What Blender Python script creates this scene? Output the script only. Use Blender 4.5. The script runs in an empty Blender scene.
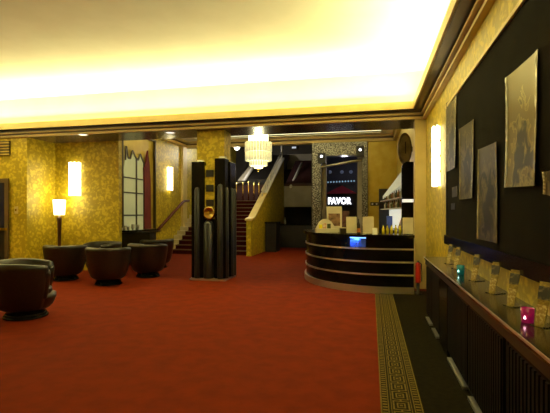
import bpy, math, random
from mathutils import Vector, Matrix
random.seed(7)
S = bpy.context.scene
C = S.collection
PI = math.pi
YAW = math.radians(12.64); CY, SY = math.cos(YAW), math.sin(YAW); F = 428.0; H = 1.55

# ---------------------------------------------------------------- measuring helpers (photo pixel -> place)
def floor_at(px, py, z=0.0):
    d = F*(H-z)/(py-213.0); u = (px-275.0)/F*d
    return (u*CY-d*SY, u*SY+d*CY)
def on_y(px, py, Y):
    t = (px-275.0)/F
    x = (t*CY*Y-SY*Y)/(CY+t*SY); d = Y*CY-x*SY
    return (x, H+(213.0-py)*d/F)
def on_x(px, py, X):
    t = (px-275.0)/F
    y = (X*CY+t*X*SY)/(t*CY-SY); d = y*CY-X*SY
    return (y, H+(213.0-py)*d/F)

# ---------------------------------------------------------------- materials
def mat(name, col, rough=0.6, metal=0.0, col2=None, scale=8.0, detail=3.0, lo=0.4, hi=0.6, emit=None, es=0.0,
        spec=0.5, coat=0.0, bump=0.0, trans=0.0, kind='noise', stretch=None, alpha=1.0, coat_r=0.05):
    m = bpy.data.materials.new(name); m.use_nodes = True
    nt = m.node_tree; b = nt.nodes['Principled BSDF']
    b.inputs['Base Color'].default_value = (*col, 1)
    b.inputs['Roughness'].default_value = rough; b.inputs['Metallic'].default_value = metal
    b.inputs['Specular IOR Level'].default_value = spec
    b.inputs['Coat Weight'].default_value = coat; b.inputs['Coat Roughness'].default_value = coat_r
    b.inputs['Transmission Weight'].default_value = trans; b.inputs['Alpha'].default_value = alpha
    tc = nt.nodes.new('ShaderNodeTexCoord'); mp = nt.nodes.new('ShaderNodeMapping')
    nt.links.new(tc.outputs['Object'], mp.inputs['Vector'])
    if stretch: mp.inputs['Scale'].default_value = stretch
    if kind == 'noise':
        n = nt.nodes.new('ShaderNodeTexNoise'); n.inputs['Scale'].default_value = scale; n.inputs['Detail'].default_value = detail
        fac = n.outputs['Fac']
    elif kind == 'voronoi':
        n = nt.nodes.new('ShaderNodeTexVoronoi'); n.inputs['Scale'].default_value = scale
        fac = n.outputs['Distance']
    nt.links.new(mp.outputs['Vector'], n.inputs['Vector'])
    r = nt.nodes.new('ShaderNodeValToRGB'); r.color_ramp.elements[0].position = lo; r.color_ramp.elements[1].position = hi
    c2 = col2 or tuple(min(1, c*1.12) for c in col)
    r.color_ramp.elements[0].color = (*col, 1); r.color_ramp.elements[1].color = (*c2, 1)
    nt.links.new(fac, r.inputs['Fac']); nt.links.new(r.outputs['Color'], b.inputs['Base Color'])
    if bump:
        bp = nt.nodes.new('ShaderNodeBump'); bp.inputs['Strength'].default_value = bump; bp.inputs['Distance'].default_value = 0.01
        nt.links.new(fac, bp.inputs['Height']); nt.links.new(bp.outputs['Normal'], b.inputs['Normal'])
    if emit:
        b.inputs['Emission Color'].default_value = (*emit, 1); b.inputs['Emission Strength'].default_value = es
    return m

def wallpaper(name, hi_c, lo_c, sc=7.5, rough=0.45, metal=0.12):
    m = bpy.data.materials.new(name); m.use_nodes = True
    nt = m.node_tree; b = nt.nodes['Principled BSDF']; L = nt.links
    tc = nt.nodes.new('ShaderNodeTexCoord')
    n1 = nt.nodes.new('ShaderNodeTexNoise'); n1.inputs['Scale'].default_value = sc; n1.inputs['Detail'].default_value = 2.5
    n1.inputs['Distortion'].default_value = 1.2
    v = nt.nodes.new('ShaderNodeTexVoronoi'); v.inputs['Scale'].default_value = sc*1.5
    L.new(tc.outputs['Object'], n1.inputs['Vector']); L.new(tc.outputs['Object'], v.inputs['Vector'])
    mx = nt.nodes.new('ShaderNodeMath'); mx.operation = 'MULTIPLY_ADD'; mx.inputs[1].default_value = 0.35
    L.new(v.outputs['Distance'], mx.inputs[0]); L.new(n1.outputs['Fac'], mx.inputs[2])
    r = nt.nodes.new('ShaderNodeValToRGB')
    r.color_ramp.elements[0].position = 0.56; r.color_ramp.elements[1].position = 0.72
    r.color_ramp.elements[0].color = (*hi_c, 1); r.color_ramp.elements[1].color = (*lo_c, 1)
    L.new(mx.outputs[0], r.inputs['Fac']); L.new(r.outputs['Color'], b.inputs['Base Color'])
    b.inputs['Roughness'].default_value = rough; b.inputs['Metallic'].default_value = metal
    bp = nt.nodes.new('ShaderNodeBump'); bp.inputs['Strength'].default_value = 0.25; bp.inputs['Distance'].default_value = 0.006
    L.new(mx.outputs[0], bp.inputs['Height']); L.new(bp.outputs['Normal'], b.inputs['Normal'])
    return m

M = {}
M['paper'] = wallpaper('gold_wallpaper', (0.62, 0.475, 0.028), (0.39, 0.29, 0.013))
M['goldpaint'] = mat('gold_leaf_paint', (0.46, 0.33, 0.035), 0.38, 0.35, (0.53, 0.40, 0.06), 2.5, bump=0.05)
M['palegold'] = mat('pale_gold_paint', (0.62, 0.48, 0.17), 0.5, 0.1, (0.68, 0.54, 0.20), 3)
M['white'] = mat('cream_plaster', (0.80, 0.75, 0.58), 0.8, 0, (0.84, 0.79, 0.62), 1.5)
M['tan'] = mat('tan_moulding', (0.58, 0.44, 0.16), 0.5, 0.0, (0.63, 0.48, 0.19), 3)
M['brown'] = mat('brown_moulding', (0.085, 0.052, 0.022), 0.4, 0.0, (0.11, 0.07, 0.03), 3)
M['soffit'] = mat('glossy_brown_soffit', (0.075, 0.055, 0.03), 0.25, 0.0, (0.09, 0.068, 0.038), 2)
M['red'] = mat('red_carpet', (0.160, 0.0155, 0.0007), 0.95, 0, (0.115, 0.0112, 0.0006), 5, 8, 0.35, 0.7, spec=0.1, bump=0.25)
M['darkcarpet'] = mat('dark_carpet', (0.0085, 0.0065, 0.0016), 0.95, 0, (0.012, 0.009, 0.0024), 20, 4, spec=0.05, bump=0.2)
M['keygold'] = mat('border_gold', (0.15, 0.105, 0.018), 0.9, 0, (0.115, 0.08, 0.014), 30, spec=0.1)
M['keyblack'] = mat('border_black', (0.012, 0.009, 0.002), 0.95, 0, (0.017, 0.012, 0.003), 30, spec=0.1)
M['leather'] = mat('dark_leather', (0.0085, 0.0055, 0.003), 0.36, 0, (0.0135, 0.0085, 0.0045), 18, 4, bump=0.12)
M['leatherlight'] = mat('brown_leather_seat', (0.018, 0.012, 0.006), 0.42, 0, (0.026, 0.017, 0.008), 18, 4, bump=0.12)
M['black'] = mat('black_lacquer', (0.004, 0.0035, 0.003), 0.22, 0, (0.006, 0.005, 0.004), 3, spec=0.12)
M['blackmatte'] = mat('black_matte', (0.008, 0.007, 0.006), 0.5, 0, (0.012, 0.010, 0.008), 6)
M['chrome'] = mat('chrome', (0.80, 0.78, 0.74), 0.38, 1.0, (0.68, 0.66, 0.62), 3)
M['steel'] = mat('brushed_steel', (0.55, 0.54, 0.53), 0.4, 1.0, (0.63, 0.62, 0.6), 40, stretch=(1, 1, 30))
M['flute'] = mat('dark_pewter', (0.030, 0.030, 0.034), 0.28, 0.7, (0.045, 0.045, 0.05), 30, stretch=(20, 20, 0.5))
M['brass'] = mat('brass', (0.55, 0.38, 0.10), 0.25, 1.0, (0.62, 0.44, 0.13), 4)
M['board'] = mat('black_felt_board', (0.0065, 0.0045, 0.002), 0.9, 0, (0.009, 0.0065, 0.003), 3, spec=0.05)
M['counter'] = mat('dark_olive_stone', (0.018, 0.014, 0.004), 0.16, 0, (0.026, 0.02, 0.006), 5, coat=0.1)
M['wood'] = mat('red_brown_wood', (0.016, 0.0075, 0.003), 0.4, 0, (0.026, 0.012, 0.0045), 6, stretch=(1, 0.15, 4))
M['slat'] = mat('black_wood', (0.003, 0.0025, 0.001), 0.55, 0, (0.005, 0.004, 0.002), 8, spec=0.15, stretch=(1, 6, 0.4))
M['blue'] = mat('dark_blue_glass', (0.006, 0.008, 0.035), 0.08, 0, (0.010, 0.012, 0.05), 1.5)
M['curtain'] = mat('red_drape', (0.17, 0.010, 0.004), 0.8, 0, (0.11, 0.007, 0.003), 10, stretch=(6, 6, 0.4))
M['pane'] = mat('frosted_pane', (0.40, 0.42, 0.20), 0.5, 0, (0.46, 0.48, 0.25), 1.2, emit=(0.74, 0.76, 0.40), es=0.20)
M['muntin'] = mat('dark_bronze', (0.075, 0.058, 0.022), 0.4, 0.4, (0.09, 0.07, 0.03), 6)
M['stairred'] = mat('maroon_stair_carpet', (0.055, 0.0055, 0.003), 0.95, 0, (0.038, 0.004, 0.0025), 12, 5, spec=0.1, bump=0.2)
M['nosing'] = mat('stair_nosing', (0.16, 0.085, 0.045), 0.6, 0.0, (0.19, 0.105, 0.055), 8)
M['marble'] = mat('pale_marble', (0.62, 0.56, 0.38), 0.3, 0, (0.50, 0.43, 0.26), 4, 6)
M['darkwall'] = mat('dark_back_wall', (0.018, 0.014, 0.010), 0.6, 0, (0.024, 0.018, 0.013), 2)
M['greywall'] = mat('grey_plaster', (0.32, 0.29, 0.23), 0.7, 0, (0.37, 0.335, 0.27), 2)
M['maroon'] = mat('maroon_panel', (0.040, 0.009, 0.010), 0.6, 0, (0.05, 0.012, 0.012), 4)
M['greymetal'] = mat('grey_rail', (0.60, 0.58, 0.54), 0.5, 0.0, (0.66, 0.64, 0.6), 6)
M['mosaic'] = mat('silver_mosaic', (0.46, 0.45, 0.42), 0.3, 0.5, (0.06, 0.055, 0.05), 26, lo=0.25, hi=0.55, kind='voronoi', bump=0.3)
M['navy'] = mat('navy_wall', (0.010, 0.010, 0.022), 0.5, 0, (0.014, 0.014, 0.03), 2)
M['awning'] = mat('crimson_awning', (0.24, 0.012, 0.028), 0.7, 0, (0.20, 0.010, 0.024), 8)
M['bulbblue'] = mat('blue_bulb', (0.3, 0.5, 0.7), 0.4, emit=(0.45, 0.75, 1.0), es=0.4)
M['white_led'] = mat('white_letter_light', (0.9, 0.9, 0.95), 0.5, emit=(0.92, 0.95, 1.0), es=2.2)
M['lens'] = mat('spot_lens', (0.9, 0.92, 1.0), 0.4, emit=(0.85, 0.9, 1.0), es=4.0)
M['glow'] = mat('lit_crystal', (0.9, 0.85, 0.65), 0.3, emit=(1.0, 0.88, 0.52), es=5.0)
M['glowhot'] = mat('lit_crystal_core', (0.9, 0.85, 0.65), 0.3, emit=(1.0, 0.92, 0.66), es=7.0)
M['shade'] = mat('lit_fabric_shade', (0.9, 0.85, 0.65), 0.7, emit=(1.0, 0.88, 0.50), es=6.0)
M['chand'] = mat('lit_glass_rods', (0.8, 0.76, 0.55), 0.2, emit=(1.0, 0.95, 0.50), es=0.42)
M['chandhot'] = mat('lit_glass_core', (0.9, 0.85, 0.65), 0.3, emit=(1.0, 0.96, 0.54), es=1.1)
M['paperwhite'] = mat('white_paper', (0.62, 0.57, 0.42), 0.7, 0, (0.66, 0.61, 0.46), 6)
M['paperwarm'] = mat('cream_paper', (0.50, 0.44, 0.28), 0.7, 0, (0.54, 0.48, 0.31), 6)
M['yellow'] = mat('yellow_juice', (0.72, 0.62, 0.03), 0.25, 0, (0.78, 0.68, 0.05), 6, emit=(0.8, 0.7, 0.03), es=0.0)
M['backlit'] = mat('backlit_panel', (0.8, 0.8, 0.7), 0.5, emit=(0.92, 0.94, 0.80), es=0.62)
M['canopy'] = mat('pale_green_canopy', (0.55, 0.55, 0.42), 0.5, emit=(0.85, 0.88, 0.68), es=0.25)
M['glassgreen'] = mat('bottle_green_glass', (0.06, 0.07, 0.03), 0.1, 0, (0.08, 0.09, 0.04), 5)
M['glassbrown'] = mat('bottle_brown_glass', (0.16, 0.07, 0.02), 0.1, 0, (0.2, 0.09, 0.03), 5)
M['glassclear'] = mat('bottle_pale_glass', (0.45, 0.42, 0.30), 0.1, 0, (0.5, 0.46, 0.34), 5)
M['redpaint'] = mat('red_paint', (0.50, 0.018, 0.012), 0.3, 0, (0.55, 0.022, 0.014), 5)
M['ledblue'] = mat('blue_led', (0.3, 0.5, 1.0), 0.4, emit=(0.15, 0.36, 1.0), es=3.0)
M['teal'] = mat('teal_glass', (0.01, 0.16, 0.15), 0.1, 0, (0.015, 0.19, 0.18), 5, emit=(0.0, 0.5, 0.45), es=0.05)
M['magenta'] = mat('magenta_glass', (0.26, 0.006, 0.06), 0.1, 0, (0.30, 0.008, 0.07), 5, emit=(0.7, 0.01, 0.15), es=0.14)
M['flameteal'] = mat('tealight_teal', (0.6, 0.9, 0.9), 0.4, emit=(0.5, 1.0, 0.9), es=6.0)
M['flamepink'] = mat('tealight_pink', (0.9, 0.6, 0.7), 0.4, emit=(1.0, 0.45, 0.62), es=6.0)
M['cardgold'] = mat('gold_leaflet', (0.38, 0.28, 0.03), 0.5, 0, (0.20, 0.14, 0.015), 45, 3)
M['cardphoto'] = mat('dark_photo_print', (0.012, 0.010, 0.008), 0.4, 0, (0.20, 0.15, 0.06), 38, 3, 0.55, 0.75)
M['cardspeck'] = mat('speckled_print', (0.30, 0.20, 0.04), 0.5, 0, (0.58, 0.48, 0.18), 60, 3, 0.5, 0.62)
M['acrylic'] = mat('clear_acrylic', (0.9, 0.85, 0.7), 0.05, 0, (0.92, 0.87, 0.72), 4, trans=0.95)
M['plaque'] = mat('pewter_plaque', (0.22, 0.18, 0.11), 0.35, 0.5, (0.12, 0.09, 0.05), 6, 4)
M['pinkprint'] = mat('pink_print', (0.55, 0.25, 0.16), 0.6, 0, (0.75, 0.62, 0.45), 14, 3)
M['figure'] = mat('orange_label', (0.45, 0.14, 0.02), 0.5, 0, (0.5, 0.17, 0.03), 9)
M['vent'] = mat('vent_gold', (0.40, 0.29, 0.06), 0.5, 0.2, (0.44, 0.32, 0.07), 4)
M['switch'] = mat('switch_plate', (0.55, 0.45, 0.2), 0.3, 0.2, (0.6, 0.5, 0.24), 4)

def film(name, base, mid, dark, seed, cz=-0.1, sz=0.42):
    # faded portrait print: a ragged dark figure on a cream ground, broken by creases
    m = bpy.data.materials.new(name); m.use_nodes = True
    nt = m.node_tree; b = nt.nodes['Principled BSDF']; L = nt.links
    N = nt.nodes.new
    tc = N('ShaderNodeTexCoord'); mp = N('ShaderNodeMapping'); mp.inputs['Location'].default_value = (seed*3.1, seed*1.7, seed*2.3)
    L.new(tc.outputs['Object'], mp.inputs['Vector'])
    n = N('ShaderNodeTexNoise'); n.inputs['Scale'].default_value = 6.0; n.inputs['Detail'].default_value = 6; n.inputs['Distortion'].default_value = 0.8
    L.new(mp.outputs['Vector'], n.inputs['Vector'])
    m2 = N('ShaderNodeMapping'); m2.inputs['Location'].default_value = (0, 0, -cz/sz); m2.inputs['Scale'].default_value = (0, 1/0.30, 1/sz)
    L.new(tc.outputs['Object'], m2.inputs['Vector'])
    ln = N('ShaderNodeVectorMath'); ln.operation = 'LENGTH'; L.new(m2.outputs['Vector'], ln.inputs[0])
    ad = N('ShaderNodeMath'); ad.operation = 'MULTIPLY_ADD'; ad.inputs[1].default_value = 0.42
    sc = N('ShaderNodeMath'); sc.operation = 'MULTIPLY'; sc.inputs[1].default_value = 1.25
    L.new(n.outputs['Fac'], sc.inputs[0]); L.new(ln.outputs['Value'], ad.inputs[0]); L.new(sc.outputs[0], ad.inputs[2])
    r = N('ShaderNodeValToRGB'); r.color_ramp.elements[0].position = 0.84; r.color_ramp.elements[1].position = 1.20
    r.color_ramp.elements[0].color = (*dark, 1); r.color_ramp.elements[1].color = (*base, 1)
    e = r.color_ramp.elements.new(1.0); e.color = (*mid, 1)
    L.new(ad.outputs[0], r.inputs['Fac']); L.new(r.outputs['Color'], b.inputs['Base Color'])
    b.inputs['Roughness'].default_value = 0.38; b.inputs['Specular IOR Level'].default_value = 0.15
    return m
M['edgeglare'] = mat('poster_edge_glare', (0.20, 0.17, 0.10), 0.22, 0, (0.32, 0.27, 0.15), 9)
M['film_a'] = film('poster_print_silver', (0.24, 0.19, 0.08), (0.10, 0.078, 0.036), (0.018, 0.013, 0.008), 1)
M['film_b'] = film('poster_print_grey', (0.17, 0.13, 0.05), (0.07, 0.055, 0.026), (0.016, 0.012, 0.008), 2)
M['film_c'] = film('poster_print_brown', (0.15, 0.112, 0.045), (0.06, 0.046, 0.027), (0.014, 0.011, 0.009), 3)
M['film_d'] = film('poster_print_sepia', (0.34, 0.26, 0.07), (0.17, 0.125, 0.036), (0.025, 0.018, 0.008), 4, -0.22, 0.36)

# ---------------------------------------------------------------- mesh builder
class MB:
    def __init__(s): s.v = []; s.f = []; s.mi = []; s.sm = []
    def add(s, vs, fs, mi=0, smooth=False):
        o = len(s.v); s.v += [tuple(p) for p in vs]
        for f in fs: s.f.append([o+i for i in f]); s.mi.append(mi); s.sm.append(smooth)
        return s
    def box(s, x0, x1, y0, y1, z0, z1, mi=0):
        v = [(x0,y0,z0),(x1,y0,z0),(x1,y1,z0),(x0,y1,z0),(x0,y0,z1),(x1,y0,z1),(x1,y1,z1),(x0,y1,z1)]
        return s.add(v, [(0,3,2,1),(4,5,6,7),(0,1,5,4),(1,2,6,5),(2,3,7,6),(3,0,4,7)], mi)
    def prism(s, poly, axis, a, b, mi=0):
        # poly of 2D points extruded along axis between a and b
        def P(p, t): return {'x': (t, p[0], p[1]), 'y': (p[0], t, p[1]), 'z': (p[0], p[1], t)}[axis]
        n = len(poly); v = [P(p, a) for p in poly]+[P(p, b) for p in poly]
        f = [tuple(range(n)), tuple(range(2*n-1, n-1, -1))]+[(i, (i+1) % n, n+(i+1) % n, n+i) for i in range(n)]
        return s.add(v, f, mi)
    def lathe(s, prof, n=24, cx=0, cy=0, mi=0, a0=0.0, a1=2*PI, sx=1.0, sy=1.0, smooth=True):
        full = abs(a1-a0-2*PI) < 1e-6; k = n if full else n+1
        v = []
        for i in range(k):
            a = a0+(a1-a0)*i/n
            for r, z in prof: v.append((cx+r*math.cos(a)*sx, cy+r*math.sin(a)*sy, z))
        m = len(prof); f = []
        for i in range(n):
            j = (i+1) % k
            for q in range(m-1): f.append((i*m+q, j*m+q, j*m+q+1, i*m+q+1))
        return s.add(v, f, mi, smooth)
    def tube(s, pts, r, n=8, mi=0):
        pts = [Vector(p) for p in pts]; v = []; f = []
        rs = r if isinstance(r, (list, tuple)) else [r]*len(pts)
        for i, p in enumerate(pts):
            t = (pts[min(i+1, len(pts)-1)]-pts[max(i-1, 0)]).normalized()
            up = Vector((0,0,1)) if abs(t.z) < 0.9 else Vector((1,0,0))
            a = t.cross(up).normalized(); b = t.cross(a)
            for k in range(n):
                g = 2*PI*k/n; v.append(p+(a*math.cos(g)+b*math.sin(g))*rs[i])
        for i in range(len(pts)-1):
            for k in range(n): f.append((i*n+k, i*n+(k+1) % n, (i+1)*n+(k+1) % n, (i+1)*n+k))
        f += [tuple(range(n-1, -1, -1)), tuple(range((len(pts)-1)*n, len(pts)*n))]
        return s.add(v, f, mi, True)
    def build(s, name, mats, parent=None, bevel=0.0, fix=True):
        me = bpy.data.meshes.new(name); me.from_pydata(s.v, [], s.f)
        if not isinstance(mats, (list, tuple)): mats = [mats]
        for m in mats: me.materials.append(m)
        me.polygons.foreach_set('material_index', s.mi); me.polygons.foreach_set('use_smooth', s.sm)
        if fix:
            import bmesh
            bm = bmesh.new(); bm.from_mesh(me); bmesh.ops.recalc_face_normals(bm, faces=bm.faces); bm.to_mesh(me); bm.free()
        me.update()
        o = bpy.data.objects.new(name, me); C.objects.link(o)
        if parent: o.parent = parent
        if bevel:
            b = o.modifiers.new('bevel', 'BEVEL'); b.width = bevel; b.segments = 2; b.limit_method = 'ANGLE'
        return o

def thing(name, label, cat, loc=(0,0,0), rotz=0.0, group=None):
    o = bpy.data.objects.new(name, None); C.objects.link(o)
    o.location = loc; o.rotation_euler = (0, 0, rotz); o['label'] = label; o['category'] = cat
    if group: o['group'] = group
    o.empty_display_size = 0.1
    return o
def tag(o, label, cat, group=None, loc=None, rotz=None):
    o['label'] = label; o['category'] = cat
    if group: o['group'] = group
    if loc: o.location = loc
    if rotz is not None: o.rotation_euler = (0, 0, rotz)
    return o
def struct(o, label=None):
    o['kind'] = 'structure'
    if label: o['label'] = label
    return o
def dup(root, loc, rotz, label, group=None):
    r = root.copy(); C.objects.link(r); r.location = loc; r.rotation_euler = (0, 0, rotz); r['label'] = label
    if group: r['group'] = group
    for ch in list(root.children):
        c = ch.copy(); C.objects.link(c); c.parent = r
        for g in list(ch.children):
            d = g.copy(); C.objects.link(d); d.parent = c
    return r
def sbox(name, x0, x1, y0, y1, z0, z1, m): return struct(MB().box(x0,x1,y0,y1,z0,z1).build(name, m))
def area(name, loc, rot, sx, sy, power, col):
    l = bpy.data.lights.new(name, 'AREA'); l.shape = 'RECTANGLE'; l.size = sx; l.size_y = sy; l.energy = power; l.color = col
    o = bpy.data.objects.new(name, l); C.objects.link(o); o.location = loc; o.rotation_euler = rot
    return o
def point(name, loc, power, col, r=0.05):
    l = bpy.data.lights.new(name, 'POINT'); l.energy = power; l.color = col; l.shadow_soft_size = r
    o = bpy.data.objects.new(name, l); C.objects.link(o); o.location = loc
    return o

# ================================================================ THE SETTING
WX = 1.10            # poster wall
BY = 9.20            # front of the beam
CZ = 4.45            # lounge ceiling
XL = -11.5
sbox('floor', XL, 1.3, -3.6, 24.6, -0.1, 0.0, M['red'])
sbox('floor_dark_carpet', 0.36, 1.09, -3.4, 8.9, 0.0, 0.006, M['darkcarpet'])
# carpet border: woven fret pattern of gold on black
b = MB(); X0 = 0.075; z = 0.009
b.box(X0, X0+0.325, -3.4, 8.8, 0.0, 0.008, 1)
def q(x0, x1, y0, y1): b.add([(X0+x0,y0,z),(X0+x1,y0,z),(X0+x1,y1,z),(X0+x0,y1,z)], [(0,1,2,3)], 0)
def ring(x0, x1, y0, y1, w):
    q(x0, x1, y0, y0+w); q(x0, x1, y1-w, y1); q(x0, x0+w, y0+w, y1-w); q(x1-w, x1, y0+w, y1-w)
y0, y1 = 1.0, 8.5
for xa, xb in ((0.0, 0.012), (0.058, 0.066), (0.082, 0.088), (0.237, 0.243), (0.259, 0.267), (0.313, 0.325)): q(xa, xb, y0, y1)
for k in range(int((y1-y0)/0.05)):
    yy = y0+k*0.05; q(0.016, 0.054, yy, yy+0.024); q(0.271, 0.309, yy, yy+0.024)
for k in range(int((y1-y0)/0.19)):
    yy = y0+k*0.19
    ring(0.097, 0.228, yy+0.012, yy+0.178, 0.013); ring(0.128, 0.197, yy+0.05, yy+0.14, 0.012)
    q(0.150, 0.175, yy+0.082, yy+0.108); q(0.155, 0.170, yy+0.178, yy+0.202)
struct(b.build('floor_border', [M['keygold'], M['keyblack']]))

sbox('ceiling', XL, 1.3, -3.6, BY+0.05, CZ, CZ+0.1, M['white'])
sbox('wall_right', WX, WX+0.15, -3.6, BY+0.28, 0, CZ, M['paper'])
sbox('wall_back', XL, 1.3, -3.75, -3.6, 0, CZ, M['goldpaint'])
sbox('wall_left', XL-0.15, XL, -3.6, BY, 0, CZ, M['goldpaint'])
sbox('wall_corner', XL, -8.5, BY, BY+0.2, 0, CZ, M['paper'])           # wall with the blue door
sbox('wall_alcove_side', -8.62, -8.5, BY+0.2, 10.2, 0, 3.47, M['paper'])
sbox('wall_alcove', -8.62, -6.55, 10.2, 10.35, 0, CZ, M['paper'])
beam = MB().box(-8.6, WX, BY, 10.2, 3.47, CZ)
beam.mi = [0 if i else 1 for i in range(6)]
struct(beam.build('ceiling_beam', [M['white'], M['soffit']]))
sbox('trim_cove_beam', XL, WX, BY-0.012, BY-0.001, 3.64, CZ, M['white'])
sbox('trim_cove_right', WX-0.012, WX-0.001, -3.6, BY, 3.64, CZ, M['white'])
sbox('pillar', 0.88, WX, BY, BY+0.3, 0, 3.47, M['palegold'])
# stepped cornice with a light trough behind its lip
def cornice(name, axis):
    b = MB()
    steps = [(0.075, 3.47, 3.515, 0), (0.05, 3.515, 3.55, 1), (0.115, 3.55, 3.585, 0), (0.09, 3.585, 3.63, 1)]
    for o, z0, z1, mi in steps:
        if axis == 'y': b.box(WX-o, WX-0.001, -3.6, BY-0.0, z0, z1, mi)
        else: b.box(XL, WX-0.001, BY-o, BY-0.001, z0, z1, mi)
    if axis == 'y':
        b.box(WX-0.26, WX-0.001, -3.6, BY, 3.63, 3.655, 1); b.box(WX-0.285, WX-0.25, -3.6, BY-0.25, 3.63, 3.775, 0)
    else:
        b.box(XL, WX-0.25, BY-0.26, BY-0.001, 3.63, 3.655, 1); b.box(XL, WX-0.25, BY-0.285, BY-0.25, 3.63, 3.775, 0)
    return struct(b.build(name, [M['tan'], M['brown']]))
cornice('trim_cornice_right', 'y'); cornice('trim_cornice_beam', 'x')

# stair hall behind the beam
HY = 17.2; HX0, HX1 = -7.8, 0.98
sbox('wall_hall_left', HX0-0.15, HX0, 10.35, HY+7, 0, 6.3, M['paper'])
sbox('wall_hall_right', HX1, HX1+0.15, BY+0.3, HY, 0, 4.6, M['goldpaint'])
sbox('wall_hall_end', -0.12, HX1, HY, HY+0.2, 0, 4.6, M['goldpaint'])
b = MB()
b.box(HX0, HX1, 10.2, 11.3, 4.6, 4.7); b.box(HX0, HX1, 16.55, HY+0.2, 4.6, 4.7)
b.box(HX0, -7.0, 11.3, 16.55, 4.6, 4.7); b.box(0.38, HX1, 11.3, 16.55, 4.6, 4.7)
b.box(-7.3, 0.68, 11.0, 16.85, 5.15, 5.25)
b.box(-7.3, 0.68, 16.75, 16.85, 4.7, 5.15); b.box(-7.3, 0.68, 11.0, 11.1, 4.7, 5.15)
b.box(-7.3, -7.2, 11.1, 16.75, 4.7, 5.15); b.box(0.58, 0.68, 11.1, 16.75, 4.7, 5.15)
struct(b.build('ceiling_hall', M['white']))
sbox('trim_coffer', -7.0, 0.38, 16.55, 16.57, 4.58, 4.78, M['white'])
sbox('wall_hall_header', HX0, 1.0, HY+0.0, HY+0.2, 4.35, 6.3, M['palegold'])
b = MB()
for o, z0, z1, mi in ((0.14, 4.35, 4.45, 0), (0.08, 4.45, 4.52, 1), (0.2, 4.52, 4.6, 0)):
    b.box(HX0, HX1-0.0, HY-o, HY-0.001, z0, z1, mi); b.box(HX0+0.001, HX0+o, 10.4, HY-0.2, z0, z1, mi)
    b.box(HX1-o, HX1-0.001, 9.6, HY-0.2, z0, z1, mi)
struct(b.build('trim_cornice_hall', [M['tan'], M['brown']]))
sbox('trim_pilaster', HX0, HX0+0.1, 16.7, 17.1, 0, 4.35, M['palegold'])
tz_ = on_y(300, 133.0, 16.5)[1]
sl_ = thing('strip_light', 'long thin lit strip along the ceiling edge of the stair hall', 'light', (0,0,0))
MB().box(-6.9, 0.36, 16.47, 16.52, tz_-0.03, tz_+0.03).build('tube', mat('strip_tube', (0.9,0.88,0.7), 0.4, emit=(1.0,0.92,0.55), es=1.5), sl_)
for xx in (-6.5, -4.0, -1.5, 0.2): MB().box(xx-0.02, xx+0.02, 16.521, 16.549, tz_-0.03, 4.62).build('bracket', M['tan'], sl_)
# dark space past the stairs
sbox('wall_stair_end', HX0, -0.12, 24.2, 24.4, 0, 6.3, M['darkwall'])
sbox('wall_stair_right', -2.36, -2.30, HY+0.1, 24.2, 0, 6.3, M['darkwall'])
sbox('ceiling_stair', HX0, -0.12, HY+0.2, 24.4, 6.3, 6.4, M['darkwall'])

# ---- staircase: red runner, pale marble ends
ST = thing('staircase', 'wide maroon carpeted staircase rising behind the dark column', 'staircase', (0,0,0))
SX0, SX1, SY0, RUN, RISE, NS = -7.78, -4.36, 15.1, 0.30, 0.163, 13
b = MB(); nb = MB(); mb = MB()
for k in range(NS):
    ya = SY0+k*RUN; zt = (k+1)*RISE
    b.box(SX0+0.36, SX1, ya, ya+RUN+(1.3 if k == NS-1 else 0), max(0, zt-2*RISE) if k else 0.0, zt)
    nb.box(SX0+0.36, SX1, ya-0.012, ya+0.035, zt-0.03, zt+0.003)
    mb.box(SX0, SX0+0.36, ya-0.01, ya+RUN+(1.3 if k == NS-1 else 0), max(0, zt-2*RISE) if k else 0.0, zt+0.005)
b.build('carpeted_steps', M['stairred'], ST); nb.build('step_nosing', M['nosing'], ST); mb.build('marble_step_ends', M['marble'], ST)
SLP = 0.525
def topz(y): return 1.13+SLP*(y-14.75)
par = MB().prism([(14.75, 0), (20.6, 0), (20.6, topz(20.6)), (15.15, topz(15.15)), (14.75, topz(15.15)-0.06)], 'x', -4.36, -4.18)
par.build('side_wall', M['paper'], ST)
MB().prism([(14.70, topz(15.15)-0.06), (15.15, topz(15.15)), (17.0, topz(17.0)), (17.0, topz(17.0)+0.07), (15.13, topz(15.15)+0.07), (14.70, topz(15.15)+0.01)], 'x', -4.40, -4.14).build('coping', M['palegold'], ST)
MB().prism([(17.0, topz(17.0)), (20.6, topz(20.6)), (20.6, topz(20.6)+0.07), (17.0, topz(17.0)+0.07)], 'x', -4.40, -4.14).build('upper_coping', M['greymetal'], ST)
rl = MB(); rl.tube([(-4.27, 16.6, topz(16.6)+0.35), (-4.27, 20.55, topz(20.55)+0.35)], 0.03)
rl.build('metal_rail', M['greymetal'], ST)
for k in range(14):
    y = 16.7+k*0.29
    MB().tube([(-4.27, y, topz(y)+0.05), (-4.27, y, topz(y)+0.36)], 0.022, 6).build('baluster', M['greymetal'], ST)
MB().tube([(-4.27, 20.55, topz(20.5)-0.02), (-4.27, 20.55, topz(20.5)+0.85)], 0.04).build('newel_post', M['greymetal'], ST)
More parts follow.
